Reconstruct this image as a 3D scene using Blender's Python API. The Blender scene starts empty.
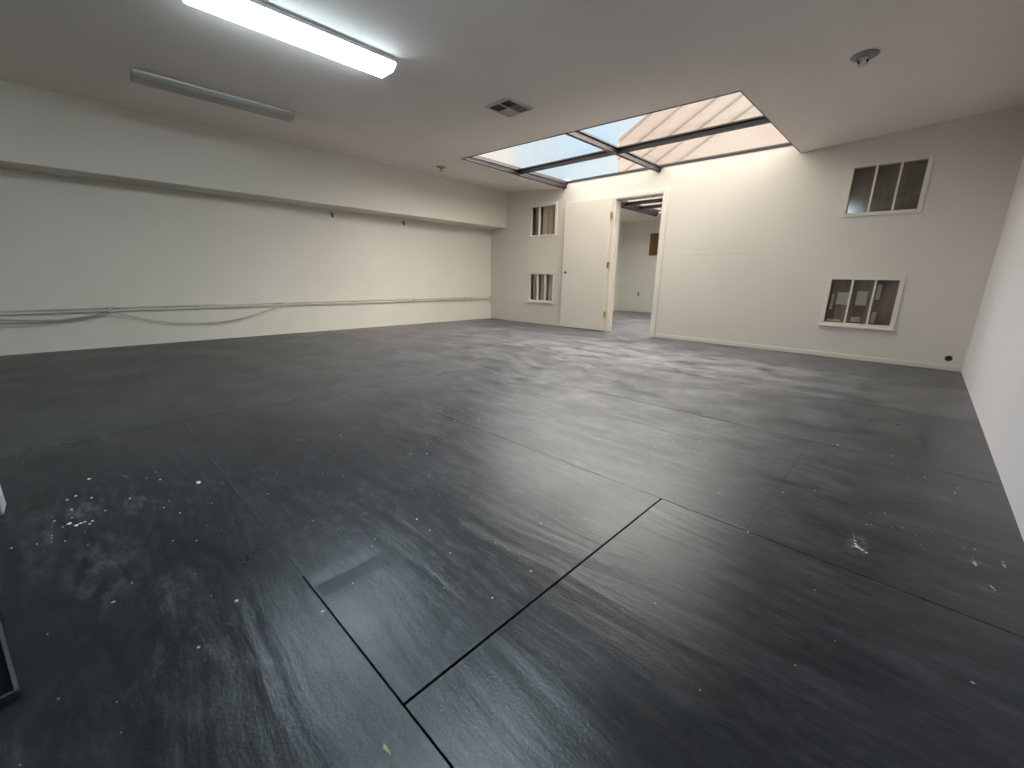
import bpy, bmesh, math, random
from mathutils import Vector, Matrix
random.seed(7)
S = 0.87                      # metres per camera height: every length below is laid out in camera heights
C = bpy.context.scene.collection
scn = bpy.context.scene

# ------------------------------------------------------------------ helpers
def V(x, y, z): return Vector((x * S, y * S, z * S))

class MB:
    """collects shapes (in camera heights) and links them as one mesh object"""
    def __init__(self): self.v = []; self.f = []; self.mi = []; self.attr = []
    def add(self, vs, fs, mi=0, at=0.0):
        b = len(self.v); self.v += [Vector(p) * S for p in vs]
        for f in fs:
            self.f.append([b + i for i in f]); self.mi.append(mi); self.attr.append(at)
        return self
    def box(self, a, b, mi=0, at=0.0):
        x0, y0, z0 = (min(a[i], b[i]) for i in range(3)); x1, y1, z1 = (max(a[i], b[i]) for i in range(3))
        vs = [(x0,y0,z0),(x1,y0,z0),(x1,y1,z0),(x0,y1,z0),(x0,y0,z1),(x1,y0,z1),(x1,y1,z1),(x0,y1,z1)]
        return self.add(vs, [(0,3,2,1),(4,5,6,7),(0,1,5,4),(1,2,6,5),(2,3,7,6),(3,0,4,7)], mi, at)
    def hexa(self, bot, top, mi=0):
        return self.add(list(bot) + list(top), [(3,2,1,0),(4,5,6,7),(0,1,5,4),(1,2,6,5),(2,3,7,6),(3,0,4,7)], mi)
    def extrude(self, prof, p0, p1, u, w, mi=0):
        """closed profile [(a,b)] placed at p0 and p1 along axes u,w"""
        n = len(prof); vs = []
        for p in (p0, p1):
            for a, b in prof: vs.append(Vector(p) + Vector(u) * a + Vector(w) * b)
        fs = [(i, (i + 1) % n, n + (i + 1) % n, n + i) for i in range(n)] + [tuple(range(n - 1, -1, -1)), tuple(range(n, 2 * n))]
        return self.add(vs, fs, mi)
    def tube(self, pts, r, seg=10, mi=0, cap=True):
        pts = [Vector(p) for p in pts]; vs = []; n = len(pts)
        for i, p in enumerate(pts):
            t = (pts[min(i + 1, n - 1)] - pts[max(i - 1, 0)]).normalized()
            a = t.cross(Vector((0, 0, 1)))
            if a.length < 1e-4: a = Vector((1, 0, 0))
            a.normalize(); b = t.cross(a)
            rr = r[i] if isinstance(r, (list, tuple)) else r
            for k in range(seg):
                q = 2 * math.pi * k / seg; vs.append(p + a * rr * math.cos(q) + b * rr * math.sin(q))
        fs = []
        for i in range(n - 1):
            for k in range(seg):
                fs.append((i*seg+k, i*seg+(k+1)%seg, (i+1)*seg+(k+1)%seg, (i+1)*seg+k))
        if cap: fs += [tuple(range(seg)), tuple(range(n*seg-1, (n-1)*seg-1, -1))]
        return self.add(vs, fs, mi)
    def lathe(self, prof, c, ax='z', seg=28, mi=0):
        """profile [(r,h)] turned about an axis through c"""
        vs = []
        for r, h in prof:
            for k in range(seg):
                q = 2 * math.pi * k / seg; a, b = r * math.cos(q), r * math.sin(q)
                d = {'z': (a, b, h), 'y': (a, h, b), 'x': (h, a, b)}[ax]
                vs.append((c[0]+d[0], c[1]+d[1], c[2]+d[2]))
        fs = []
        for i in range(len(prof) - 1):
            for k in range(seg):
                fs.append((i*seg+k, i*seg+(k+1)%seg, (i+1)*seg+(k+1)%seg, (i+1)*seg+k))
        fs += [tuple(range(seg)), tuple(range(len(prof)*seg-1, (len(prof)-1)*seg-1, -1))]
        return self.add(vs, fs, mi)
    def build(self, name, mats, parent=None, smooth=False, bevel=0.0, attr=None):
        me = bpy.data.meshes.new(name)
        off = ORG.get(parent.name, Vector()) if parent else Vector()
        me.from_pydata([v - off for v in self.v], [], self.f)
        if not isinstance(mats, (list, tuple)): mats = [mats]
        for m in mats: me.materials.append(m)
        for p, i in zip(me.polygons, self.mi): p.material_index = i
        if attr:
            a = me.attributes.new(attr, 'FLOAT', 'FACE')
            for i, x in enumerate(self.attr): a.data[i].value = x
        bm = bmesh.new(); bm.from_mesh(me); bmesh.ops.recalc_face_normals(bm, faces=bm.faces); bm.to_mesh(me); bm.free()
        o = bpy.data.objects.new(name, me); C.objects.link(o)
        if parent: o.parent = parent; ORG[o.name] = off
        else: ORG[o.name] = Vector()
        if smooth:
            for p in me.polygons: p.use_smooth = True
        if bevel:
            b = o.modifiers.new('bevel', 'BEVEL'); b.width = bevel; b.segments = 2; b.limit_method = 'ANGLE'
        return o
ORG = {}
def tag(o, label, cat, group=None, kind=None):
    o['label'] = label; o['category'] = cat
    if group: o['group'] = group
    if kind: o['kind'] = kind
    return o
def empty(name, x, y, z):
    o = bpy.data.objects.new(name, None); C.objects.link(o); o.location = V(x, y, z); o.empty_display_size = .05
    ORG[o.name] = V(x, y, z); return o

# ------------------------------------------------------------------ materials
def mat(name): 
    m = bpy.data.materials.new(name); m.use_nodes = True; m.node_tree.nodes.clear(); return m
class N:
    def __init__(self, m): self.t = m.node_tree; self.n = self.t.nodes; self.l = self.t.links
    def new(self, typ, **kw):
        n = self.n.new(typ)
        for k, v in kw.items(): setattr(n, k, v)
        return n
    def put(self, sock, val):
        if hasattr(val, 'is_linked') or isinstance(val, bpy.types.NodeSocket): self.l.new(val, sock)
        else: sock.default_value = val
    def math(self, op, a, b=0.0, c=None, clamp=False):
        n = self.new('ShaderNodeMath', operation=op, use_clamp=clamp); self.put(n.inputs[0], a); self.put(n.inputs[1], b)
        if c is not None: self.put(n.inputs[2], c)
        return n.outputs[0]
    def mix(self, f, a, b):
        n = self.new('ShaderNodeMix', data_type='RGBA'); self.put(n.inputs[0], f); self.put(n.inputs[6], a); self.put(n.inputs[7], b); return n.outputs[2]
    def noise(self, vec, scale, detail=4, rough=.55, dist=0.0):
        n = self.new('ShaderNodeTexNoise'); self.put(n.inputs['Vector'], vec); n.inputs['Scale'].default_value = scale
        n.inputs['Detail'].default_value = detail; n.inputs['Roughness'].default_value = rough; n.inputs['Distortion'].default_value = dist; return n.outputs['Fac']
    def ramp(self, f, a, b, lo=0.0, hi=1.0):
        n = self.new('ShaderNodeMapRange', clamp=True); self.put(n.inputs[0], f); n.inputs[1].default_value = a; n.inputs[2].default_value = b
        n.inputs[3].default_value = lo; n.inputs[4].default_value = hi; return n.outputs[0]
    def mapping(self, vec, scale=(1,1,1), loc=(0,0,0), rot=(0,0,0)):
        n = self.new('ShaderNodeMapping'); self.put(n.inputs[0], vec); n.inputs['Scale'].default_value = scale; n.inputs['Location'].default_value = loc; n.inputs['Rotation'].default_value = rot; return n.outputs[0]
    def pos(self): return self.new('ShaderNodeNewGeometry').outputs['Position']
    def bump(self, h, strength, dist): 
        n = self.new('ShaderNodeBump'); self.put(n.inputs['Height'], h); n.inputs['Strength'].default_value = strength; n.inputs['Distance'].default_value = dist; return n.outputs[0]
    def out(self, sh):
        o = self.new('ShaderNodeOutputMaterial'); self.l.new(sh, o.inputs[0])
    def pbr(self, col, rough=.5, metal=0.0, spec=.5, normal=None):
        p = self.new('ShaderNodeBsdfPrincipled'); self.put(p.inputs['Base Color'], col); self.put(p.inputs['Roughness'], rough); self.put(p.inputs['Metallic'], metal)
        p.inputs['Specular IOR Level'].default_value = spec
        if normal is not None: self.l.new(normal, p.inputs['Normal'])
        return p.outputs[0]
def rgb(r, g, b): return (r, g, b, 1.0)
def painted(name, col, col2, rough=.6, bump=.12, scale=70, spec=.3):
    """roller-painted surface: slow tone drift plus a fine stipple"""
    m = mat(name); n = N(m); p = n.pos()
    f = n.ramp(n.noise(p, .9, 3), .35, .65); c = n.mix(f, rgb(*col), rgb(*col2))
    n.out(n.pbr(c, rough, 0, spec, n.bump(n.noise(p, scale, 3), bump, .004))); return m
def plain(name, col, rough=.5, metal=0.0, spec=.5, scale=60, amt=.12, bump=.05):
    m = mat(name); n = N(m); p = n.pos(); f = n.noise(p, scale, 3)
    d = tuple(x * (1 - amt) for x in col); c = n.mix(f, rgb(*d), rgb(*col))
    n.out(n.pbr(c, rough, metal, spec, n.bump(f, bump, .002))); return m

M = {}
M['wall'] = painted('cream_wall_paint', (.735, .678, .60), (.705, .648, .57))
M['wall_right'] = painted('white_wall_paint', (.67, .635, .65), (.64, .61, .625))
M['ceiling'] = painted('ceiling_paint', (.88, .80, .75), (.85, .775, .725), .75, .2, 55)
M['door'] = painted('cream_door_paint', (.74, .67, .58), (.71, .645, .56), .42, .04, 40, .45)
M['trim'] = painted('cream_trim_paint', (.76, .69, .60), (.73, .665, .58), .45, .05, 40, .45)
M['grey_wall'] = painted('pale_green_grey_wall', (.80, .80, .74), (.77, .77, .71))
M['bronze'] = plain('bronze_aluminium', (.024, .017, .022), .45, .1, .5, 30, .25)
M['brass'] = plain('brass', (.52, .40, .18), .35, .9)
M['dark_hole'] = plain('dark_bore', (.012, .010, .009), .7)
M['steel'] = plain('galvanised', (.45, .45, .43), .45, .6)
M['conduit'] = painted('painted_conduit', (.62, .58, .51), (.50, .46, .40), .5, .1, 90)
M['cable'] = plain('grey_cable', (.50, .48, .45), .55)
M['cable_dark'] = plain('dirty_cable', (.34, .33, .29), .6)
M['white_metal'] = plain('white_enamel', (.72, .72, .70), .35)
M['grey_metal'] = plain('dull_enamel', (.40, .42, .42), .4)
M['vent_shadow'] = plain('duct_shade_black', (.015, .014, .012), .8)
M['vent_white'] = plain('vent_enamel', (.52, .50, .46), .45)
M['vent_half_shaded'] = plain('half_shaded_louvre', (.30, .305, .305), .45)
M['vent_shaded'] = plain('shaded_louvre', (.028, .026, .020), .5)
M['spr_plate'] = plain('aged_escutcheon', (.34, .31, .25), .4, .3)
M['spr_white'] = plain('sprinkler_body', (.62, .62, .62), .3, .2)
M['brown_panel'] = plain('brown_cork', (.22, .11, .06), .7, 0, .3, 120, .4, .3)
M['beige'] = plain('outlet_plastic', (.50, .48, .42), .4)
M['white_chip'] = plain('white_flake', (.75, .75, .74), .7)
M['tan_chip'] = plain('tan_splinter', (.55, .45, .33), .7)
M['charcoal'] = plain('charcoal_trim', (.05, .055, .06), .5)
M['tray_black'] = plain('tray_black', (.002, .002, .0022), .7, 0, .1)
M['joint_dust'] = plain('joint_dust', (.085, .083, .085), .8, 0, .2, 40, .5)
M['black'] = plain('black_paint', (.008, .009, .010), .6)

def glass(name, tint=(1,1,1), ior=1.5, rough=0.0, boost=1.0):
    m = mat(name); n = N(m)
    t = n.new('ShaderNodeBsdfTransparent'); t.inputs[0].default_value = rgb(*tint)
    g = n.new('ShaderNodeBsdfGlossy'); g.inputs['Roughness'].default_value = rough
    fr = n.new('ShaderNodeLayerWeight'); fr.inputs[0].default_value = .5          # facing: 1 - |cos|, the same from both sides
    f0 = ((ior - 1) / (ior + 1)) ** 2
    fres = n.math('ADD', f0, n.math('MULTIPLY', n.math('POWER', fr.outputs['Facing'], 5.0), 1 - f0))
    s = n.new('ShaderNodeMixShader'); n.put(s.inputs[0], n.math('MULTIPLY', fres, boost, clamp=True)); n.l.new(t.outputs[0], s.inputs[1]); n.l.new(g.outputs[0], s.inputs[2])
    n.out(s.outputs[0]); return m
M["sky_glass"] = glass('skylight_glass', (.97, .985, .985), 1.5, 0.0, .25)
M['smoke_glass'] = glass('smoky_pane', (.90, .88, .85), 1.5, .12)

def lamp_lens(name, strength, col):
    """prismatic wrap lens: glows brightest over the two tubes"""
    m = mat(name); n = N(m); tc = n.new('ShaderNodeTexCoord').outputs['Object']
    sep = n.new('ShaderNodeSeparateXYZ'); n.l.new(tc, sep.inputs[0])
    w = n.math('COSINE', n.math('MULTIPLY', n.math('ABSOLUTE', sep.outputs[0]), 2 * math.pi / .13))
    st = n.ramp(w, -1, 1, strength, strength * .72)
    p = n.new('ShaderNodeBsdfPrincipled'); p.inputs['Base Color'].default_value = rgb(.8, .82, .82); p.inputs['Roughness'].default_value = .25
    p.inputs['Emission Color'].default_value = rgb(*col); n.l.new(st, p.inputs['Emission Strength']); n.out(p.outputs[0]); return m
M['lens_on'] = lamp_lens('lit_lens', 43.0, (.73, .91, 1.0))
M['cap_on'] = lamp_lens('lit_end_cap', 1.3, (.72, .96, 1.0))
M['lens_off'] = plain('unlit_lens', (.40, .365, .33), .3, 0, .5, 200, .1, .15)

def floor_mat():
    m = mat('black_painted_plywood'); n = N(m); p = n.pos()
    at = n.new('ShaderNodeAttribute', attribute_name='sheet'); sh = at.outputs['Fac']
    sep = n.new('ShaderNodeSeparateXYZ'); n.l.new(p, sep.inputs[0]); X, Y = sep.outputs[0], sep.outputs[1]
    # shift the grain sheet by sheet
    cmb = n.new('ShaderNodeCombineXYZ'); n.put(cmb.inputs[0], X); n.put(cmb.inputs[1], Y); n.put(cmb.inputs[2], n.math('MULTIPLY', sh, 37.0))
    q = cmb.outputs[0]
    warp = n.noise(n.mapping(q, (.9, 2.2, 1)), 1.0, 2)
    gy = n.math('ADD', n.math('MULTIPLY', Y, 1.0), n.math('MULTIPLY', warp, .30))
    g = n.new('ShaderNodeCombineXYZ'); n.put(g.inputs[0], n.math('MULTIPLY', X, .10)); n.put(g.inputs[1], gy); n.put(g.inputs[2], n.math('MULTIPLY', sh, 37.0))
    grain = n.noise(g.outputs[0], 22, 4, .6)
    ripple = n.noise(g.outputs[0], 9, 2, .5)
    fine = n.noise(p, 130, 3, .6)
    # ground-in dust: heavier towards the far side, where it also paints skylight sheen, streaked along the sheets, thin on the near sheets
    dn = n.noise(n.mapping(p, (1, 1.7, 1), (0, 0, 0), (0, 0, .2)), 2.4, 8, .72)
    dn2 = n.noise(n.mapping(p, (2.6, 9.0, 1), (3, 1, 0), (0, 0, .12)), 2.2, 8, .75)
    far = n.ramp(Y, .6, 5.2)
    # the sheets along the long wall and the far rows carry their own dust film
    sheetd = n.ramp(n.math('FRACT', n.math('MULTIPLY', sh, 7.31)), 0, 1, .7, 1.25)
    dust_sheen = n.math('ADD', n.math('MULTIPLY', n.ramp(dn, .35, .75), n.ramp(far, 0, 1, .03, 1.2)), n.math('MULTIPLY', n.ramp(dn2, .47, .70), n.ramp(far, 0, 1, .11, .9)))
    dust_sheen = n.math('MULTIPLY', dust_sheen, n.math('MULTIPLY', sheetd, n.ramp(X, -1.0, .25, 1, .38)))  # less dust to the right; the paler centre also paints the skylight reflection
    scr = n.noise(n.mapping(p, (5.0, 16.0, 1), (1, 4, 0), (0, 0, .5)), 2.6, 6, .7)             # fine crossing scratches
    dust_sheen = n.math('ADD', dust_sheen, n.math('MULTIPLY', n.math('MULTIPLY', n.ramp(scr, .50, .63), n.ramp(n.noise(p, 1.1, 3), .42, .62)), n.ramp(X, -.9, .1, .17, .05)))
    # scuffs with a place of their own: (x, y, rx, ry, strength)
    for (cx, cy, rx, ry, k) in SCUFFS:
        d2 = n.math('ADD', n.math('POWER', n.math('ABSOLUTE', n.math('MULTIPLY', n.math('SUBTRACT', X, cx), 1 / rx)), 2.0), n.math('POWER', n.math('ABSOLUTE', n.math('MULTIPLY', n.math('SUBTRACT', Y, cy), 1 / ry)), 2.0))
        w = n.math('MULTIPLY', n.ramp(d2, 0, 1, 1, 0), n.ramp(n.noise(n.mapping(p, (.7, 1.5, 1), (cx, cy, 0)), 16 if rx > .05 else 40, 6, .75), .47, .66))
        dust_sheen = n.math('ADD', dust_sheen, n.math('MULTIPLY', w, k * .62))
    dust_sheen = n.math('MINIMUM', dust_sheen, 1.0)
    # splashes of white paint, thick by the left, sparse elsewhere
    vor = n.new('ShaderNodeTexVoronoi', feature='F1'); n.put(vor.inputs['Vector'], n.mapping(p, (1, 1, .01))); vor.inputs['Scale'].default_value = 21
    vs = n.new('ShaderNodeSeparateColor'); n.l.new(vor.outputs['Color'], vs.inputs[0])
    rad = n.math('MULTIPLY', n.math('POWER', vs.outputs[0], 5.0), .10)
    spot = n.math('LESS_THAN', vor.outputs['Distance'], rad)
    patch = n.math('GREATER_THAN', n.math('ADD', n.noise(p, .8, 3), n.math('MULTIPLY', vs.outputs[1], .25)), .58)
    spot = n.math('MULTIPLY', spot, patch)
    base = n.mix(n.ramp(grain, .3, .7), rgb(.0055, .0075, .011), rgb(.009, .0115, .0155))
    c = n.mix(dust_sheen, base, rgb(.245, .24, .258))
    c = n.mix(n.math('MULTIPLY', n.math('FLOOR', sh), .16), c, rgb(.105, .098, .092))
    c = n.mix(n.math('MULTIPLY', spot, .8), c, rgb(.42, .42, .42))
    rough = n.math('ADD', n.ramp(n.noise(q, 2.2, 4), .3, .7, .26, .36), n.math('ADD', n.math('MULTIPLY', dust_sheen, .25), n.math('MULTIPLY', n.math('FLOOR', sh), .07)), clamp=True)
    bump_fade = n.ramp(Y, .9, 3.0, 1, .10)                               # bump height faded out with distance, flattening far ripples at grazing view
    ridge = n.math('MULTIPLY', n.ramp(n.math('ABSOLUTE', n.math('ADD', n.math('ADD', X, 1.088), n.math('MULTIPLY', warp, .05))), 0, .06, 1, 0), n.math('MULTIPLY', n.ramp(Y, .33, .36), n.ramp(Y, .50, .74, 1, 0)))
    h = n.math('ADD', n.math('ADD', n.math('MULTIPLY', grain, .5), n.math('MULTIPLY', ripple, 1.7)), n.math('MULTIPLY', fine, .16))
    h = n.math('SUBTRACT', n.math('MULTIPLY', h, bump_fade), n.math('MULTIPLY', ridge, .55))
    n.out(n.pbr(c, rough, 0, .42, n.bump(h, .42, .008))); return m
# metres: x, y, rx, ry, strength
SCUFFS = [(-2.13, -.10, .10, .05, .9), (-2.02, .06, .10, .06, .6), (-1.62, -.06, .30, .10, .45), (-1.35, .07, .16, .08, .45), (-1.95, -.2, .3, .05, .35),
          (-.01, 1.74, .035, .09, 1.6), (.02, 1.72, .07, .02, 1.2), (.27, 1.9, .05, .035, .9), (.29, 1.75, .05, .05, .6), (.2, 2.43, .07, .05, .5),
          (-.03, .98, .14, .08, .22), (.03, .88, .16, .10, .22), (.16, 1.62, .14, .07, .28), (-3.2, .02, .5, .05, .35), (-2.75, .55, .22, .10, .3),
          (-3.1, 3.4, .8, .5, .22), (-2.4, 3.0, .6, .35, .2), (-3.6, 4.6, 1.1, .8, .22), (-1.45, 1.1, .2, .12, .3), (-1.7, 1.9, .5, .25, .22)]
M['floor'] = floor_mat()

def boards_mat(name, dark, mid, pale, scale, lo, hi, rows):
    """weathered boards seen behind the small windows"""
    m = mat(name); n = N(m); p = n.pos(); sep = n.new('ShaderNodeSeparateXYZ'); n.l.new(p, sep.inputs[0])
    a = n.noise(n.mapping(p, (1, 1, rows)), scale, 2, .5, .2)
    b = n.noise(n.mapping(p, (3, 1, .5)), scale * 2, 4, .6)
    c = n.mix(n.ramp(b, .3, .7), rgb(*dark), rgb(*mid)); c = n.mix(n.ramp(a, lo, hi), c, rgb(*pale))
    n.out(n.pbr(c, .6, 0, .3)); return m
M['boards_pale'] = boards_mat('whitewashed_boards', (.30, .24, .18), (.48, .41, .33), (.80, .75, .68), 9, .38, .52, .04)
M['boards_dark'] = boards_mat('brown_backing', (.22, .185, .16), (.29, .25, .225), (.42, .385, .36), 4, .45, .75, 1.0)
M['boards_mixed'] = boards_mat('patched_backing', (.24, .195, .16), (.32, .27, .23), (.44, .40, .36), 6, .48, .62, .2)

M['painted_reflection'] = plain('painted_reflection', (.86, .87, .90), .5)
M['divider'] = plain('brown_divider', (.10, .075, .05), .6)
m = mat('lapped_siding'); n = N(m); p = n.pos()
c = n.mix(n.ramp(n.noise(p, .35, 3), .4, .6), rgb(.19, .155, .138), rgb(.21, .188, .172)); n.out(n.pbr(c, .8, 0, .2)); M['siding'] = m
M['batten'] = plain('siding_batten', (.14, .115, .09), .8, 0, .2)

# ------------------------------------------------------------------ room shell (camera heights)
XL, XS, XR, YB, YF = -7.71, -7.20, 0.466, 7.232, -3.2
TH = .16                                     # wall thickness
SX0, SX1, SY0 = -5.55, -1.57, 4.60            # skylight opening; its far edge is the back wall
ZG = 2.83                                    # underside of the skylight glass
def zc(x, y):
    """the ceiling sags towards the skylight"""
    zl = 2.777 + (2.728 - 2.777) * min(1, max(0, (y - 4.6) / 2.63))
    pts = [(XL - .2, 2.863), (XS, 2.863), (SX0, zl), (SX1, 2.70), (XR, 2.845), (XR + .3, 2.865)]
    for (a, za), (b, zb) in zip(pts, pts[1:]):
        if x <= b: return za + (zb - za) * (x - a) / (b - a)
    return pts[-1][1]

def holed_wall(mb, x0, x1, z0, z1, y0, y1, holes):
    """wall slab in the xz plane with rectangular openings through it"""
    xs = sorted({x0, x1, *[h[0] for h in holes], *[h[1] for h in holes]}); zs = sorted({z0, z1, *[h[2] for h in holes], *[h[3] for h in holes]})
    hole = lambda x, z: any(h[0] < x < h[1] and h[2] < z < h[3] for h in holes)
    solid = lambda i, j: 0 <= i < len(xs) - 1 and 0 <= j < len(zs) - 1 and not hole((xs[i] + xs[i+1]) / 2, (zs[j] + zs[j+1]) / 2)
    for i in range(len(xs) - 1):
        for j in range(len(zs) - 1):
            if not solid(i, j): continue
            a, b, c, d = xs[i], xs[i+1], zs[j], zs[j+1]
            mb.add([(a,y0,c),(b,y0,c),(b,y0,d),(a,y0,d)], [(0,1,2,3)]); mb.add([(a,y1,c),(b,y1,c),(b,y1,d),(a,y1,d)], [(3,2,1,0)])
            if not solid(i-1, j): mb.add([(a,y0,c),(a,y1,c),(a,y1,d),(a,y0,d)], [(0,1,2,3)])
            if not solid(i+1, j): mb.add([(b,y0,c),(b,y1,c),(b,y1,d),(b,y0,d)], [(3,2,1,0)])
            if not solid(i, j-1): mb.add([(a,y0,c),(b,y0,c),(b,y1,c),(a,y1,c)], [(3,2,1,0)])
            if not solid(i, j+1): mb.add([(a,y0,d),(b,y0,d),(b,y1,d),(a,y1,d)], [(0,1,2,3)])

DX0, DX1, DZ = -4.40, -3.465, 2.425           # door opening
WINS = [(-6.44, -5.78, 1.885, 2.455), (-6.44, -5.775, .515, 1.075), (-.955, -.265, 1.875, 2.425), (-.96, -.262, .475, 1.05)]
mb = MB(); holed_wall(mb, XL - TH, XR + TH, -.12, 2.905, YB, YB + TH, [(DX0, DX1, -.13, DZ)] + WINS + [(SX0, SX1, ZG - .004, 2.905)])
tag(mb.build('wall_back', M['wall']), 'cream wall across the far end with the doorway and four small windows', 'wall', kind='structure')
mb = MB().box((XL - TH, YF - TH, -.12), (XL, YB, 2.905))
tag(mb.build('wall_left', M['wall']), 'long off-white wall with conduit under the soffit', 'wall', kind='structure')
mb = MB().box((XR, YF - TH, -.12), (XR + TH, YB, 2.905))
tag(mb.build('wall_right', M['wall_right']), 'plain pinkish-white wall close by at the right edge', 'wall', kind='structure')
mb = MB().box((XL - TH, YF - TH, -.12), (XR + TH, YF, 2.905))
tag(mb.build('wall_front', M['wall']), 'plain wall behind the viewer', 'wall', kind='structure')
mb = MB().box((XL, YF, 2.088), (XS, YB, 2.90))
tag(mb.build('wall_soffit', M['wall'], bevel=.006), 'boxed off-white soffit running along the top of the left wall', 'soffit', kind='structure')

# ceiling: one sheet with the skylight opening
def lin(a, b, k): return [a + (b - a) * i / k for i in range(k)]
xs = [XL - .1] + lin(XS - .02, SX0, 4) + lin(SX0, SX1, 4) + lin(SX1, XR, 4) + [XR, XR + .1]
ys = lin(YF - .1, SY0, 8) + lin(SY0, YB, 4) + [YB, YB + .05]
vs = [(x, y, zc(x, y)) for y in ys for x in xs]; fs = []
for j in range(len(ys) - 1):
    for i in range(len(xs) - 1):
        xm, ym = (xs[i] + xs[i+1]) / 2, (ys[j] + ys[j+1]) / 2
        if SX0 < xm < SX1 and ym > SY0: continue
        a = j * len(xs) + i; fs.append((a, a + len(xs), a + len(xs) + 1, a + 1))
o = MB().add(vs, fs).build('ceiling', M['ceiling'], smooth=True)
sol = o.modifiers.new('solid', 'SOLIDIFY'); sol.thickness = .02; sol.offset = -1
for p in o.data.polygons:
    if p.normal.z > 0: p.flip()
tag(o, 'dull grey-beige painted ceiling around the skylight', 'ceiling', kind='structure')

# floor: black plywood sheets with open seams on a dark subfloor, a well sunk in it at the near left
mb = MB(); k = 0
# every sheet: x0, x1, y0, y1 and the gap on its four sides (x0, x1, y0, y1); painted-over joints keep only a hairline
J, K, L = .0042, .0012, .0026
SHEETS = [(XL, -3.56, YF, .396, 0, K, 0, K), (-3.56, XR, YF, .396, K, 0, 0, .003),
          (XL, -3.56, .396, 3.195, 0, K, K, K), (-3.56, -.722, .396, 1.785, K, J, .003, K), (-.722, XR, .396, 1.785, J, 0, .003, L),
          (-3.56, -1.95, 1.785, 3.195, K, 0, K, K), (-1.95, -.362, 1.785, 3.195, 0, K, L, L), (-.362, XR, 1.785, 3.195, K, 0, L, L),
          (XL, -2.1, 3.195, 4.6, 0, K, K, K), (-2.1, XR, 3.195, 4.6, K, 0, L, L), (XL, -3.56, 4.6, 6.0, 0, 0, K, K), (-3.56, XR, 4.6, 6.0, 0, 0, L, K), (XL, XR, 6.0, YB + TH, 0, 0, K, 0)]
for (x0, x1, y0, y1, ga, gb, gc, gd) in SHEETS:
    at = random.random() * .98 + (1.0 if x1 <= -3.5 and y0 < 4 else 0.0)
    a, b, c, d = x0 + ga, x1 - gb, y0 + gc, y1 - gd
    rects = [(a, b, c, d)]
    for (a, b, c, d) in rects: mb.box((a, c, -.022), (b, d, 0), 0, at)
mb.box((XL, YF, -.05), (XR, YB + TH, -.021), 1)
mb.box((-3.56, .396 - .003, -.02), (-1.35, .396 + .0028, -.0015), 2); mb.box((-.3632, 1.79, -.02), (-.3608, 3.19, -.001), 2); mb.box((-1.9, 1.785 - .0025, -.02), (-1.2, 1.785 + .0025, -.003), 2)
tag(mb.build('floor', [M['floor'], M['black'], M['joint_dust']], attr='sheet'), 'scuffed black painted plywood floor with open seams', 'floor', kind='structure')
# black tray lying askew at the near left
tr = empty('floor_tray', -1.60, -.45, 0)
c0 = Vector((-1.391, -.239, 0)); e1 = Vector((-.989, -.149, 0)); e2 = Vector((.149, -.989, 0))
def tp(a, b_, z): return tuple(c0 + e1 * a + e2 * b_ + Vector((0, 0, z)))
TA, TB = .62, .44
def tbox(a0, a1, b0, b1, z0, z1): return [tp(a0, b0, z0), tp(a1, b0, z0), tp(a1, b1, z0), tp(a0, b1, z0)], [tp(a0, b0, z1), tp(a1, b0, z1), tp(a1, b1, z1), tp(a0, b1, z1)]
MB().hexa(*tbox(.008, TA - .008, .008, TB - .008, 0, .004)).build('tray_base', M['tray_black'], tr)
mb = MB()
for q in ((0, TA, 0, .008), (0, TA, TB - .008, TB), (0, .008, .008, TB - .008), (TA - .008, TA, .008, TB - .008)): mb.hexa(*tbox(*q, 0, .022))
mb.build('tray_rim', M['charcoal'], tr, bevel=.002)
tag(tr, 'black tray with a raised charcoal rim on the floor at the bottom left', 'tray')
mb = MB(); mb.box((-2.72, -.45, 0), (-2.603, -.340, .16)); mb.box((-2.73, -.46, .16), (-2.593, -.330, .18))
tag(mb.build('white_block', M['white_metal'], bevel=.004), 'white block standing on the black floor at the left picture edge', 'block')

# baseboards
mb = MB(); mb.extrude([(0, .004), (-.007, .004), (-.007, .055), (-.003, .062), (0, .062)], (-3.38, YB, 0), (XR, YB, 0), (0, 1, 0), (0, 0, 1))
tag(mb.build('baseboard_back', M['wall']), 'low cream baseboard along the far wall right of the doorway', 'baseboard', kind='structure')
mb = MB(); mb.extrude([(0, .004), (-.006, .004), (-.006, .055), (-.003, .060), (0, .060)], (XL, YB, 0), (-5.5, YB, 0), (0, 1, 0), (0, 0, 1))
tag(mb.build('baseboard_left', M['wall']), 'low cream baseboard in the far left corner', 'baseboard', kind='structure')
mb = MB(); mb.extrude([(0, 0), (-.0012, .006), (-.0012, .035), (0, .055)], (-3.33, YB, 1.41), (-1.75, YB, 1.405), (0, 1, 0), (0, 0, 1))
tag(mb.build('trim_1', M['wall']), 'faint painted-over seam strip at mid height on the far wall', 'trim', kind='structure')

# ------------------------------------------------------------------ doorway and door
d = empty('door_1', -4.44, YB, 0)
mb = MB(); cw = .075; y0, y1 = YB - .022, YB
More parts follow.
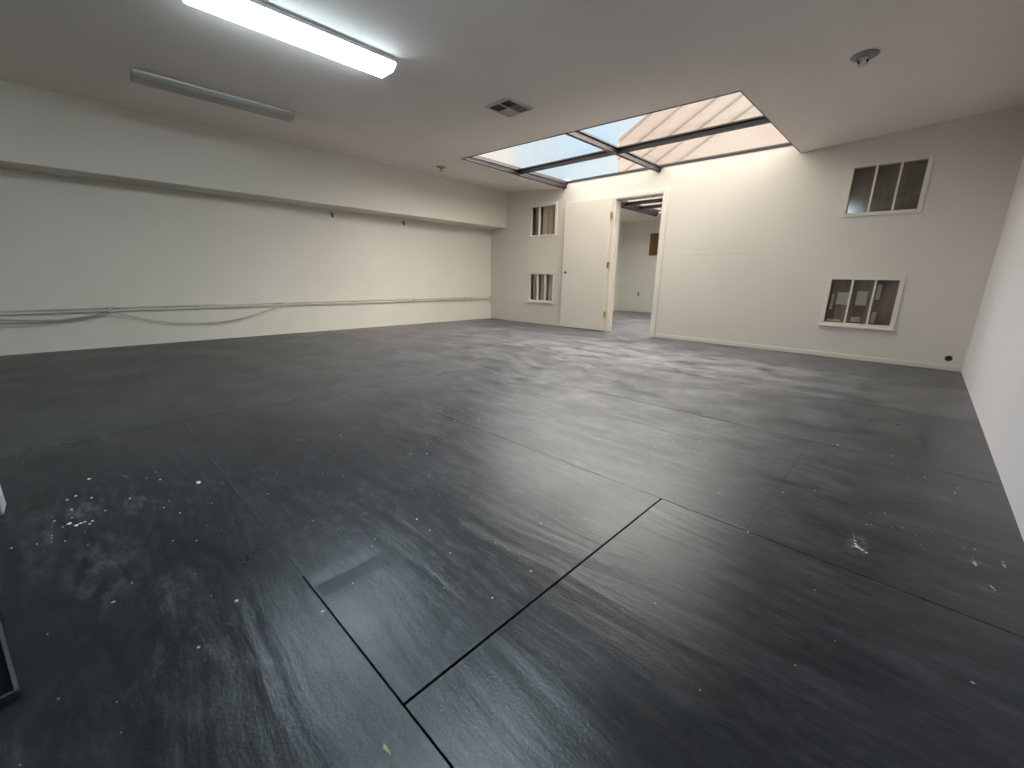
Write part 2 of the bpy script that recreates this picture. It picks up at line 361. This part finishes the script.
# jamb lining and casing
mb.box((DX0, YB - .012, 0), (DX0 + .022, YB + TH + .012, DZ)); mb.box((DX1 - .022, YB - .012, 0), (DX1, YB + TH + .012, DZ)); mb.box((DX0, YB - .012, DZ - .022), (DX1, YB + TH + .012, DZ))
for yy0, yy1 in ((y0, y1), (YB + TH, YB + TH + .022)):
    mb.box((DX0 - cw + .01, yy0, 0), (DX0 + .008, yy1, DZ + cw - .02)); mb.box((DX1 - .008, yy0, 0), (DX1 + cw, yy1, DZ + cw - .02)); mb.box((DX0 + .008, yy0, DZ - .008), (DX1 - .008, yy1, DZ + cw - .02))
mb.box((DX0 + .022, YB + .06, 0), (DX0 + .036, YB + .10, DZ - .022)); mb.box((DX1 - .036, YB + .06, 0), (DX1 - .022, YB + .10, DZ - .022)); mb.box((DX0 + .022, YB + .06, DZ - .036), (DX1 - .022, YB + .10, DZ - .022))
mb.build('door_frame', M['trim'], d, bevel=.003)
# leaf folded back flat against the wall; hinge line at HX
HX, HY = -4.425, YB - .030
ang = math.radians(2.2)
def leafpt(s, t, z): return (HX - s * math.cos(ang) - t * math.sin(ang), HY - s * math.sin(ang) - t * math.cos(ang), z)   # s along the leaf, t out from the wall
LW = 1.02; LT = .05
b = [leafpt(.01, 0, .016), leafpt(LW, 0, .016), leafpt(LW, LT, .016), leafpt(.01, LT, .016)]; tp = [(p[0], p[1], 2.435) for p in b]
leaf = MB().hexa(b, tp).build('door_leaf', M['door'], d, bevel=.003)
for z in (.33, 1.255, 2.13):
    mb = MB(); mb.tube([(HX + .012, HY - .036, z - .055), (HX + .012, HY - .036, z + .055)], .0125, 12)
    mb.lathe([(.008, -.008), (.010, 0), (.008, .008)], (HX + .012, HY - .036, z + .062), 'z', 10)
    mb.box((HX - .010, HY - .052, z - .05), (HX + .03, HY - .030, z + .05))
    mb.build('hinge', M['brass'], leaf)
c0 = leafpt(LW - .075, LT, 1.115)
mb = MB(); mb.lathe([(.036, 0), (.036, -.004), (.026, -.005), (.025, .006)], c0, 'y', 24); mb.build('lock_rose', M['door'], leaf, smooth=False)
mb = MB(); mb.lathe([(.024, .002), (.024, -.0065), (.014, -.010), (.004, -.011)], c0, 'y', 20); mb.build('lock_bore', M['dark_hole'], leaf)
tag(d, 'cream door folded back flat against the wall beside its open doorway', 'door', kind='structure')

# ------------------------------------------------------------------ four small windows
WL = ['upper left small window with boards behind it, above its twin in the far left corner', 'lower left small window with whitewashed boards behind, near the far left corner',
      'upper right small window with three dim brown panes near the ceiling', 'lower right small window with painted reflections behind its panes, above the cable hole']
for i, (x0, x1, z0, z1) in enumerate(WINS):
    w = empty('window_%d' % (i + 1), (x0 + x1) / 2, YB, z0)
    fw = .042; mb = MB()
    mb.box((x0 - fw, YB - .014, z0 - fw), (x0 + .004, YB + .06, z1 + fw)); mb.box((x1 - .004, YB - .014, z0 - fw), (x1 + fw, YB + .06, z1 + fw))
    mb.box((x0 + .004, YB - .014, z1 - .004), (x1 - .004, YB + .06, z1 + fw)); mb.box((x0 + .004, YB - .014, z0 - fw), (x1 - .004, YB + .06, z0 + .004))
    mb.build('window_frame', M['wall' if i < 2 else 'trim'], w, bevel=.003)
    if i in (1, 3): MB().box((x0 - fw - .008, YB - .042, z0 - fw - .014), (x1 + fw + .008, YB, z0 - fw + .010)).build('window_sill', M['trim'], w, bevel=.003)
    fr = (.333, .667) if i > 1 else ((.335,) if i == 0 else (.333, .665))
    for t_ in fr:
        xm = x0 + (x1 - x0) * t_; MB().box((xm - .011, YB - .012, z0 + .004), (xm + .011, YB + .05, z1 - .004)).build('mullion', M['trim'], w, bevel=.002)
    ed = [x0] + [x0 + (x1 - x0) * t_ for t_ in fr] + [x1]
    for a, b_ in zip(ed, ed[1:]):
        MB().box((a + .011, YB + .030, z0 + .005), (b_ - .011, YB + .036, z1 - .005)).build('pane', M['smoke_glass'], w)
    mb = MB(); nb = 9; yb = YB + .115
    for q in range(nb):                                    # the boards that close the opening behind the glass
        a = x0 + (x1 - x0) * q / nb; b_ = x0 + (x1 - x0) * (q + 1) / nb - (.006 if i < 2 else .001)
        mb.box((a, yb + (q % 2) * (.012 if i < 2 else 0), z0), (b_, YB + TH + .002, z1))
    if i == 3:                                             # reflections in the panes, painted as pale patches on the boards
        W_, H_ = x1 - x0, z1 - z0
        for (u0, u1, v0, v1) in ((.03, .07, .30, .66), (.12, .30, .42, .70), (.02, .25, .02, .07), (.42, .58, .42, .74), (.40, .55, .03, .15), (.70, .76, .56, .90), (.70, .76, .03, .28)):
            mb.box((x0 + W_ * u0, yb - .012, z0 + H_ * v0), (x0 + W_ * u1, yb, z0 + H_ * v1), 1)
    mb.build('backing_board', [M[['boards_pale', 'boards_pale', 'boards_dark', 'boards_mixed'][i]], M['painted_reflection']], w)
    for a in ed[:-1]:                                       # brown dividers standing behind the glass
        MB().box((a - .004, YB + .042, z0 + .003), (a + .010, YB + (.113 if i < 2 else .070), z1 - .003)).build('divider', M['divider'], w)
    tag(w, WL[i], 'window', kind='structure')

# ------------------------------------------------------------------ skylight
def skylight(name, x0, x1, y0, y1, zb, zg, xm, ym, label, step=True):
    w = empty(name, (x0 + x1) / 2, (y0 + y1) / 2, zg)
    # stepped curb all round, bottom following the ceiling
    def curb(nm, p0, p1, u, z0a, z0b):
        prof = lambda z0: [(-.05, z0), (.012, z0), (.012, z0 + .02), (.026, z0 + .024), (.026, z0 + .05), (.045, zg - .018), (.045, zg + .03), (-.05, zg + .03)]
        A = [Vector(p0) + Vector(u) * a + Vector((0, 0, b_)) for a, b_ in prof(z0a)]; B = [Vector(p1) + Vector(u) * a + Vector((0, 0, b_)) for a, b_ in prof(z0b)]
        k_ = len(A); mb = MB(); mb.add(A + B, [(i, (i+1) % k_, k_ + (i+1) % k_, k_ + i) for i in range(k_)] + [tuple(range(k_ - 1, -1, -1)), tuple(range(k_, 2 * k_))])
        return mb.build(nm, M['bronze'], w)
    curb('curb', (x0, y0, 0), (x0, y1, 0), (1, 0, 0), zb(x0, y0) - .004, zb(x0, y1) - .004)
    curb('curb', (x1 - .006, y0, 0), (x1 - .006, y1, 0), (-1, 0, 0), zb(x1, y0) + .006, zb(x1, y1) + .006)
    curb('curb', (x0, y0 + .026, 0), (x1, y0 + .026, 0), (0, 1, 0), zb(x0, y0) + .001, zb(x1, y0) + .001)
    MB().box((x0, y1 - .012, zg - .012), (x1, y1 + .02, zg + .03)).build('sill_bar', M['bronze'], w)
    # crossing beams: a wide cap under the glass and a narrower rib hanging from it
    bh = .075
    for yy in ym:
        mb = MB(); mb.extrude([(-.062, zg - .004), (-.062, zg - .022), (-.03, zg - .03), (-.026, zg - bh), (.026, zg - bh), (.03, zg - .03), (.062, zg - .022), (.062, zg - .004)], (x0 + .03, yy, 0), (x1 - .03, yy, 0), (0, 1, 0), (0, 0, 1)); mb.build('beam', M['bronze'], w)
    for xx in xm:
        mb = MB(); mb.extrude([(-.062, zg - .003), (-.062, zg - .022), (-.03, zg - .03), (-.028, zg - bh - .006), (.028, zg - bh - .006), (.03, zg - .03), (.062, zg - .022), (.062, zg - .003)], (xx, y0 + .03, 0), (xx, y1 - .001, 0), (1, 0, 0), (0, 0, 1)); mb.build('beam', M['bronze'], w)
    ex = [x0] + list(xm) + [x1]; ey = [y0] + list(ym) + [y1]
    for a, b_ in zip(ex, ex[1:]):
        for c_, d_ in zip(ey, ey[1:]):
            MB().box((a + .003, c_ + .003, zg), (b_ - .003, d_ - .003, zg + .012)).build('glass_pane', M['sky_glass'], w)
    tag(w, label, 'skylight', kind='structure'); return w
skylight('window_5', SX0, SX1, SY0, YB, zc, ZG, (-3.60,), (5.86,), 'large skylight of four panes with dark bronze beams over the far end')

# ------------------------------------------------------------------ the room beyond the doorway
AX0, AX1, AY1, AZ = -7.25, -.9, 12.55, 2.73
mb = MB().box((AX0 - .2, YB + TH, -.05), (AX1 + .2, AY1 + .2, 0), 0, .5)
tag(mb.build('floor_adjacent', M['floor'], attr='sheet'), 'grey scuffed floor of the room beyond the doorway', 'floor', kind='structure')
tag(MB().box((AX0 - TH, YB + TH, -.05), (AX0, AY1, 2.78)).build('wall_adjacent_left', M['grey_wall']), 'side wall of the room beyond the doorway', 'wall', kind='structure')
tag(MB().box((AX1, YB + TH, -.05), (AX1 + TH, AY1, 2.78)).build('wall_adjacent_right', M['grey_wall']), 'hidden right wall of the room beyond the doorway', 'wall', kind='structure')
tag(MB().box((AX0 - TH, AY1, -.05), (AX1 + TH, AY1 + TH, 2.78)).build('wall_adjacent_back', M['grey_wall']), 'pale green-grey wall seen through the doorway', 'wall', kind='structure')
BX0, BX1, BY0, BY1 = -5.60, -2.2, 8.35, 11.35
mb = MB()
for a, b_ in (((AX0 - .1, YB + TH), (BX0, AY1 + .1)), ((BX1, YB + TH), (AX1 + .1, AY1 + .1)), ((BX0, YB + TH), (BX1, BY0)), ((BX0, BY1), (BX1, AY1 + .1))):
    mb.box((a[0], a[1], AZ), (b_[0], b_[1], AZ + .03))
tag(mb.build('ceiling_adjacent', M['ceiling']), 'ceiling of the room beyond the doorway', 'ceiling', kind='structure')
skylight('window_6', BX0, BX1, BY0, BY1, lambda x, y: AZ - .07, AZ + .05, (-4.3, -3.2), (9.0, 9.65, 10.35), 'second skylight with dark beams seen through the doorway')
p_ = empty('pinboard', -5.93, AY1, 1.74)
MB().box((-6.30, AY1 - .02, 1.735), (-5.55, AY1, 2.33)).build('board', M['brown_panel'], p_, bevel=.003)
mb = MB()
for a, b_ in (((-6.32, 1.715), (-5.53, 1.737)), ((-6.32, 2.328), (-5.53, 2.35)), ((-6.32, 1.737), (-6.298, 2.328)), ((-5.552, 1.737), (-5.53, 2.328))): mb.box((a[0], AY1 - .028, a[1]), (b_[0], AY1, b_[1]))
mb.build('board_frame', M['brown_panel'], p_)
tag(p_, 'brown board on the far wall seen through the doorway', 'board')
p_ = empty('wall_outlet', -6.56, AY1, .55)
MB().box((-6.60, AY1 - .008, .49), (-6.52, AY1, .62)).build('cover_plate', M['beige'], p_, bevel=.002)
for dz in (.525, .585): MB().lathe([(.017, 0), (.017, -.003), (.012, -.004)], (-6.56, AY1 - .008, dz), 'y', 14).build('socket', M['charcoal'], p_)
tag(p_, 'small outlet low on the pale wall seen through the doorway', 'outlet')

# ------------------------------------------------------------------ neighbouring building seen up through the glass
GY = 16.0; sl = .55
nb_ = empty('neighbouring_building', -3, GY, 0)
rake = lambda x: 11.62 + sl * x
x0, x1 = -9.75, 3.0
mb = MB()
mb.extrude([(x0, -.1), (x1, -.1), (x1, rake(x1)), (x0, rake(x0))], (0, GY, 0), (0, GY + 5, 0), (1, 0, 0), (0, 0, 1))
mb.build('gable_wall', M['siding'], nb_)
for k_, off in enumerate((0, -.66, -1.34, -1.90, -2.48)):
    mb = MB(); hw = .028 if k_ else .045
    a0 = x0
    z = lambda x: rake(x) + off
    mb.hexa([(a0, GY - .05, z(a0) - hw), (x1, GY - .05, z(x1) - hw), (x1, GY, z(x1) - hw), (a0, GY, z(a0) - hw)], [(a0, GY - .05, z(a0) + hw), (x1, GY - .05, z(x1) + hw), (x1, GY, z(x1) + hw), (a0, GY, z(a0) + hw)])
    mb.build('rake_board' if k_ == 0 else 'batten', M['batten'], nb_)
tag(nb_, 'pinkish-beige building with slanting battens seen up through the skylight', 'building')

# ------------------------------------------------------------------ ceiling fittings
def fixture(x, y0, y1, lit, label):
    hw, h = (.138, .076) if lit else (.118, .070); zt = min(zc(x + q * (hw + .014), y) for q in (-1, 1) for y in (y0, y1)) - .002
    r = empty('fluorescent_ceiling_light', x, (y0 + y1) / 2, zt - h)
    MB().box((x - hw - (.012 if lit else -.03), y0 - .004, zt - .026), (x + hw + (.012 if lit else -.03), y1 + .004, zt)).build('housing', M['white_metal'], r)
    prof = [(-hw, -.026), (-hw, -.036), (-hw * .86, -.058), (-hw * .62, -h), (hw * .62, -h), (hw * .86, -.058), (hw, -.036), (hw, -.026)]
    mb = MB(); mb.extrude([(a, zt + b_) for a, b_ in prof], (x, y0 + .012, 0), (x, y1 - .012, 0), (1, 0, 0), (0, 0, 1))
    mb.build('lens', M['lens_on'] if lit else M['lens_off'], r)
    for ya, yb in ((y0, y0 + .012), (y1 - .012, y1)):
        mb = MB(); mb.extrude([(a * 1.02, zt + (b_ if b_ > -.066 else b_ - .002)) for a, b_ in prof] , (x, ya, 0), (x, yb, 0), (1, 0, 0), (0, 0, 1))
        mb.build('end_cap', M['cap_on'] if lit else M['grey_metal'], r)
    tag(r, label, 'light', 'ceiling fluorescent fixtures', 'thing'); return r
fixture(-3.66, .82, 2.215, True, 'lit fluorescent ceiling fixture glowing bluish white at the top')
fixture(-5.62, .735, 2.12, False, 'unlit grey fluorescent ceiling fixture beside the long soffit')

fixture(-1.72, .70, 2.12, True, 'lit fluorescent ceiling fixture just out of view above, towards the right wall')
fixture(-3.66, -3.02, -1.60, True, 'unseen fluorescent fixture added behind the viewer to fill out the room light')  # added fill lamp out of view, lifts the room light

# supply vent: four louvre banks, each blowing its own way
vx0, vx1, vy0, vy1 = -3.70, -3.345, 3.37, 3.74
zv = zc((vx0 + vx1) / 2, 3.5)
r = empty('ceiling_vent', (vx0 + vx1) / 2, (vy0 + vy1) / 2, zv - .02)
mb = MB(); e = .028; xm, ym = (vx0 + vx1) / 2, (vy0 + vy1) / 2; zb, zt = zv - .016, zv + .004
for a, b_ in (((vx0, vy0), (vx0 + e, vy1)), ((vx1 - e, vy0), (vx1, vy1)), ((vx0 + e, vy0), (vx1 - e, vy0 + e)), ((vx0 + e, vy1 - e), (vx1 - e, vy1)), ((xm - .008, vy0 + e), (xm + .008, vy1 - e)), ((vx0 + e, ym - .008), (xm - .008, ym + .008)), ((xm + .008, ym - .008), (vx1 - e, ym + .008))):
    mb.box((a[0], a[1], zb), (b_[0], b_[1], zt))
mb.build('frame', M['vent_white'], r, bevel=.002)
MB().box((vx0 + e, vy0 + e, zv + .0005), (vx1 - e, vy1 - e, zv + .004)).build('duct_back', M['vent_shadow'], r)  # black sheet painted as the shade up inside the duct
quads = [((vx0 + e, xm - .008, vy0 + e, ym - .008), 'x', 1, 'vent_shaded'), ((xm + .008, vx1 - e, vy0 + e, ym - .008), 'y', 1, 'vent_shaded'), ((xm + .008, vx1 - e, ym + .008, vy1 - e), 'x', -1, 'vent_half_shaded'), ((vx0 + e, xm - .008, ym + .008, vy1 - e), 'y', -1, 'vent_white')]  # bank tones paint how light falls on one enamel: shaded, half shaded, lit
for (a, b_, c_, d_), axis, sg, mm in quads:
    mb = MB(); k_ = 6
    for q in range(k_):
        f0, f1 = (q + .1) / k_, (q + (1.35 if mm == 'vent_white' else .95)) / k_
        f1 = min(f1, 1.0)
        if axis == 'y':
            s0, s1 = c_ + (d_ - c_) * f0, c_ + (d_ - c_) * f1; za, zz = (zb + .002, zv - .001) if sg > 0 else (zv - .004, zb + .002)
            mb.add([(a, s0, za), (b_, s0, za), (b_, s1, zz), (a, s1, zz), (a, s0, za + .0015), (b_, s0, za + .0015), (b_, s1, zz + .0015), (a, s1, zz + .0015)], [(0,1,2,3),(7,6,5,4),(0,4,5,1),(2,6,7,3),(1,5,6,2),(0,3,7,4)])
        else:
            s0, s1 = a + (b_ - a) * f0, a + (b_ - a) * f1; za, zz = (zb + .002, zv - .001) if sg > 0 else (zv - .001, zb + .002)
            mb.add([(s0, c_, za), (s1, c_, zz), (s1, d_, zz), (s0, d_, za), (s0, c_, za + .0015), (s1, c_, zz + .0015), (s1, d_, zz + .0015), (s0, d_, za + .0015)], [(0,1,2,3),(7,6,5,4),(0,4,5,1),(2,6,7,3),(1,5,6,2),(0,3,7,4)])
    mb.build('louvre_bank', M[mm], r)
tag(r, 'square four-way air vent in the ceiling in front of the skylight', 'vent', kind='thing')

def sprinkler(x, y, rad, label, white):
    z = zc(x, y); r = empty('fire_sprinkler', x, y, z - .06)
    MB().lathe([(rad, .002), (rad, -.004), (rad * .82, -.016), (rad * .5, -.022), (rad * .42, -.012)], (x, y, z), 'z', 30).build('escutcheon', M['spr_plate'], r, smooth=True)
    MB().lathe([(.030, 0), (.030, -.018), (.022, -.021), (.022, -.028)], (x, y, z - .01), 'z', 16).build('body', M[white], r, smooth=True)
    mb = MB()
    for sx in (-1, 1): mb.tube([(x + sx * .018, y, z - .034), (x + sx * .034, y, z - .044), (x + sx * .028, y, z - .053), (x, y, z - .060)], .006, 8)
    mb.build('frame_arm', M['dark_hole' if white == 'spr_white' else 'spr_plate'], r, smooth=True)
    MB().lathe([(.008, 0), (.036, -.003), (.036, -.007), (.008, -.008)], (x, y, z - .060), 'z', 20).build('deflector', M[white], r)
    tag(r, label, 'sprinkler', 'ceiling fire sprinklers')
sprinkler(-.705, 4.725, .095, 'ceiling sprinkler in a round plate right of the skylight', 'spr_white')
sprinkler(-6.40, 4.82, .085, 'small dull ceiling sprinkler between the soffit and the skylight', 'spr_plate')

# ------------------------------------------------------------------ left wall: conduit, cables, hooks
r = empty('conduit', XL, 3, .47)
mb = MB(); mb.extrude([(.0015, .472), (.036, .470), (.041, .478), (.036, .498), (.0015, .505)], (XL, YF + .02, 0), (XL, YB - .03, 0), (1, 0, 0), (0, 0, 1)); mb.build('raceway', M['conduit'], r)
pts = []; yy = YF + .03
while yy < YB - .04:
    pts.append((XL + .018, yy, .515 + random.uniform(-.004, .012))); yy += random.uniform(.18, .35)
MB().tube(pts, .008, 6).build('wire', M['conduit'], r, smooth=True)
for yy in (-.15, .34, .36, 1.3, 2.4, 2.45, 3.7, 5.0, 6.4):
    MB().box((XL + .0015, yy - .015, .46), (XL + .045, yy + .015, .53)).build('mounting_clip', M['conduit'], r, bevel=.002)
MB().box((XL + .0015, YB - .045, .46), (XL + .045, YB - .002, .54)).build('end_box', M['conduit'], r, bevel=.003)
tag(r, 'off-white conduit with a thin wire running low along the left wall', 'conduit')
def sag(name, y0, y1, z0, z1, dip, rad, m_, label, xo=.060):
    pts = []
    for i in range(25):
        t_ = i / 24; pts.append((XL + xo, y0 + (y1 - y0) * t_, z0 + (z1 - z0) * t_ - dip * 4 * t_ * (1 - t_)))
    tag(MB().tube(pts, rad, 8).build(name, M[m_], smooth=True), label, 'cable', 'cables sagging from the conduit')
sag('hanging_cable', .40, 2.36, .455, .465, .20, .0075, 'cable', 'grey cable looping down from the conduit in one long shallow sag')
sag('hanging_cable', -.62, .34, .425, .465, .050, .009, 'cable_dark', 'grey upper cable drooping from the conduit at the left picture edge', .062)
sag('hanging_cable', -.95, .32, .41, .462, .062, .009, 'cable_dark', 'grey lower cable drooping from the conduit at the left picture edge', .085)
for (yy, z, lab) in ((3.42, 2.006, 'dark wall hook under the soffit, nearer the viewer'), (4.84, 2.01, 'dark wall hook under the soffit, nearer the far corner')):
    r = empty('wall_hook', XL, yy, z)
    MB().lathe([(.030, .0), (.030, .008), (.016, .013)], (XL, yy, z), 'x', 14).build('base_plate', M['cable_dark'], r)
    MB().tube([(XL + .008, yy, z + .015), (XL + .04, yy, z + .008), (XL + .055, yy, z - .025), (XL + .04, yy, z - .045), (XL + .022, yy, z - .04)], .011, 8).build('hook', M['dark_hole'], r, smooth=True)
    tag(r, lab, 'hook', 'hooks under the soffit')
# cable hole low in the far right corner
r = empty('cable_grommet', .333, YB, .14)
MB().lathe([(.034, 0), (.034, -.006), (.026, -.008), (.023, -.002)], (.333, YB, .145), 'y', 24).build('ring', M['charcoal'], r, smooth=True)
MB().lathe([(.024, -.001), (.022, -.004), (.010, -.003)], (.333, YB, .145), 'y', 20).build('bore', M['dark_hole'], r)
tag(r, 'round black cable hole low on the far wall by the right corner', 'cable hole')

# ------------------------------------------------------------------ loose bits on the floor
def flake(name, x, y, rx, ry, h, m_, label, grp=None):
    mb = MB(); k_ = 9; bot = []; top = []
    for i in range(k_):
        q = 2 * math.pi * i / k_; rr = random.uniform(.6, 1.1); bot.append((x/S + rx/S * rr * math.cos(q), y/S + ry/S * rr * math.sin(q), 0)); top.append((x/S + rx/S * .7 * rr * math.cos(q), y/S + ry/S * .7 * rr * math.sin(q), h/S * random.uniform(.6, 1.1)))
    mb.add(bot + top, [tuple(range(k_ - 1, -1, -1)), tuple(range(k_, 2 * k_))] + [(i, (i+1) % k_, k_ + (i+1) % k_, k_ + i) for i in range(k_)])
    tag(mb.build(name, M[m_]), label, 'debris', grp)
flake('paint_flake', -2.08, .25, .016, .010, .006, 'white_chip', 'bright white flake beside the long floor seam at the left')
flake('wood_splinter', -.575, .275, .016, .005, .004, 'tan_chip', 'tan splinter on the floor at the bottom edge left of the seam')
flake('paint_flake', -1.20, .18, .008, .006, .004, 'tan_chip', 'small tan flake left of the long seam in the near floor')
mb = MB(); 
def crumb(x, y, s):
    z0 = .0; q = random.uniform(0, 3.1); c_, s_ = math.cos(q) * s, math.sin(q) * s * .6
    mb.add([(x + c_, y + s_, z0), (x - s_, y + c_, z0), (x - c_, y - s_, z0), (x + s_ * .6, y - c_ * .6, z0), (x, y, s * .35)], [(3,2,1,0), (0,1,4), (1,2,4), (2,3,4), (3,0,4)])
CRUMBS = [(-2.802,-0.082,0.0096),(-2.594,-0.157,0.0087),(-2.617,-0.13,0.0089),(-2.547,-0.08,0.0068),(-2.363,-0.045,0.0051),(-2.472,-0.144,0.0058),(-2.396,-0.193,0.0055),(-2.303,-0.108,0.0104),(-2.293,-0.134,0.0109),(-2.314,-0.17,0.006),(-2.292,-0.087,0.0062),(-2.379,-0.144,0.0062),(-2.254,-0.301,0.005),(-2.225,-0.237,0.0045),(-2.421,0.04,0.0061),(-2.558,0.163,0.0082),(-2.674,0.161,0.0062),(-2.221,0.134,0.0059),(-2.121,0.177,0.0058),(-1.9,0.122,0.0052),(-1.838,0.185,0.0046),(-2.123,0.29,0.005),(-1.711,-0.013,0.004),(-2.179,-0.164,0.0043),(-2.723,0.046,0.0053),(-2.699,0.055,0.0049),(-0.014,1.982,0.0076),(-0.004,1.978,0.0064),(-0.026,1.975,0.0047),(0.312,2.185,0.0062),(0.314,2.156,0.0055),(0.31,2.224,0.004),(0.389,2.263,0.0045),(0.391,2.225,0.0039),(0.343,2.038,0.0052),(0.351,2.019,0.0046),(0.296,2.983,0.0061),(0.283,2.896,0.0052),(0.242,2.776,0.0054),(0.174,3.031,0.0056),(0.029,3.274,0.0068),(-0.229,3.25,0.0086),(-0.254,3.247,0.0067),(-2.535,1.065,0.0077),(-1.978,1.221,0.0061),(-1.911,1.291,0.0061),(-2.033,1.376,0.0051),(-2.151,1.903,0.0092),(-2.25,1.766,0.0064),(-3.573,1.106,0.0092),(-2.697,1.81,0.0071),(-2.23,0.592,0.005),(-2.038,0.493,0.0049),(-2.079,0.762,0.0043),(-1.635,1.326,0.0049),(-1.377,0.869,0.0051),(-1.273,0.862,0.0049),(-1.201,0.502,0.005),(-0.969,0.703,0.0045),(-1.666,0.553,0.0038),(-1.34,0.644,0.0031),(-3.82,1.198,0.0085),(-0.349,1.784,0.0056),(-0.071,1.196,0.0024),(-0.087,1.578,0.0035),(-0.006,1.371,0.0026),(-0.227,0.941,0.0025),(-1.212,-0.081,0.0023),(-1.174,-0.232,0.002),(-1.099,0.829,0.0034),(-0.889,0.985,0.003),(-0.947,1.298,0.0038),(-0.728,1.417,0.0034)]
for x, y, r_ in CRUMBS: crumb(x, y, r_)
for x, y, r_ in ((-.014, 1.985, .011), (-.02, 2.005, .008), (-.025, 2.03, .006), (-.030, 2.055, .005), (-.034, 2.08, .004), (.004, 1.972, .009), (.016, 1.962, .006), (.313, 2.17, .008), (.39, 2.24, .006), (.347, 2.03, .007), (-2.30, -.12, .012), (-2.33, -.15, .011), (-2.27, -.095, .009)): crumb(x, y, r_)
for i in range(110):
    cx, cy, sd, s = random.choice([(-2.35, -.02, .18, .0042), (-2.2, .15, .25, .0032), (-1.9, .2, .35, .003), (-1.5, .6, .5, .003), (-1.35, 1.0, .4, .0035), (-1.9, 1.4, .7, .0035), (-.9, .5, .3, .0025), (.2, 2.3, .12, .004), (-2.2, 2.6, .8, .004)])
    crumb(min(.4, random.gauss(cx, sd)), max(-.2, random.gauss(cy, sd)), s * random.uniform(.5, 1.2))
tag(mb.build('paint_crumbs', M['white_chip']), 'tiny white paint crumbs scattered over the black floor', 'debris', kind='stuff')

# ------------------------------------------------------------------ camera
f, yaw, pitch, roll = 419.52, 0.764426, -0.249153, 0.0178083
cy, sy = math.cos(yaw), math.sin(yaw); cp, sp = math.cos(pitch), math.sin(pitch); cr, sr = math.cos(roll), math.sin(roll)
B = Matrix(((1, 0, 0), (0, 0, -1), (0, 1, 0))); Rz = Matrix(((cy, sy, 0), (-sy, cy, 0), (0, 0, 1))); Rx = Matrix(((1, 0, 0), (0, cp, sp), (0, -sp, cp))); R3 = Matrix(((cr, -sr, 0), (sr, cr, 0), (0, 0, 1)))
R = R3 @ (Rx @ (B @ Rz))                      # rows: right, down, forward in world axes
cam = bpy.data.cameras.new('camera'); co = bpy.data.objects.new('camera', cam); C.objects.link(co)
cam.sensor_fit = 'HORIZONTAL'; cam.sensor_width = 36; cam.lens = f / 1024 * 36; cam.clip_start = .01; cam.clip_end = 200
mw = Matrix((R[0], -R[1], -R[2])).transposed().to_4x4(); mw.translation = V(0, 0, 1); co.matrix_world = mw
scn.camera = co

SKY_TOP, GROUND_GLOW = 7.3, 3.0
# ------------------------------------------------------------------ sky: bright hazy overhead and behind, paler blue low beyond the far wall
w = bpy.data.worlds.new('hazy_sky'); scn.world = w; w.use_nodes = True; nt = w.node_tree; nt.nodes.clear()
class NW(N):
    def __init__(self, t): self.t = t; self.n = t.nodes; self.l = t.links
n = NW(nt); tc = n.new('ShaderNodeTexCoord').outputs['Generated']
sep = n.new('ShaderNodeSeparateXYZ'); n.l.new(tc, sep.inputs[0])
dv = n.new('ShaderNodeVectorMath', operation='DOT_PRODUCT'); n.l.new(tc, dv.inputs[0]); dv.inputs[1].default_value = (-.535, .80, .275)
cl = n.ramp(n.math('ADD', dv.outputs['Value'], n.math('MULTIPLY', n.noise(tc, 5.0, 4, .5), .05)), 1.006, 1.024, 1.0, 0.0)
low = n.mix(cl, rgb(.70, .87, 1.0), rgb(1.0, .945, .87))
Zd, Yd = sep.outputs[2], sep.outputs[1]
# bright haze everywhere but low over the far roofs, where thin cloud and blue show
k_ = n.math('SUBTRACT', 1.0, n.math('MULTIPLY', n.ramp(Zd, .37, .52, 1, 0), n.math('MULTIPLY', n.ramp(Yd, .25, .5), n.ramp(sep.outputs[0], -.12, .12, 1, 0))))
sky = n.mix(k_, low, rgb(1.0, .935, .86))
gr = n.ramp(Zd, -.02, .02, 1.0, 0.0)
col = n.mix(gr, sky, rgb(1.0, .95, .88))                                                                               # unseen glow added below the horizon to lift the light
Xd = sep.outputs[0]
side = n.math('ADD', n.math('ADD', .6, n.ramp(Xd, .15, .6, 0, .6)), n.math('ADD', n.ramp(Yd, .1, .5, 0, 1.3), n.ramp(Xd, -.6, -.2, .35, 0)))   # the sun sits behind the haze on the right
top = n.math('MULTIPLY', n.math('MULTIPLY', k_, SKY_TOP), n.math('MULTIPLY', n.math('MULTIPLY', side, n.ramp(Yd, -.55, .10, .46, 1)), n.ramp(Zd, .72, .95, 1, 1.15)))
st = n.math('ADD', n.math("ADD", 1.12, top), n.math('MULTIPLY', gr, GROUND_GLOW))
bg = n.new('ShaderNodeBackground'); n.l.new(col, bg.inputs[0]); n.l.new(st, bg.inputs[1])
o = n.new('ShaderNodeOutputWorld'); n.l.new(bg.outputs[0], o.inputs[0])

# ------------------------------------------------------------------ view
scn.view_settings.view_transform = 'Standard'; scn.view_settings.look = 'None'; scn.view_settings.gamma = 1.0; scn.view_settings.use_curve_mapping = False
scn.view_settings.exposure = -0.1
scn.cycles.use_denoising = True
scn.cycles.max_bounces = 10; scn.cycles.diffuse_bounces = 6; scn.cycles.transparent_max_bounces = 12
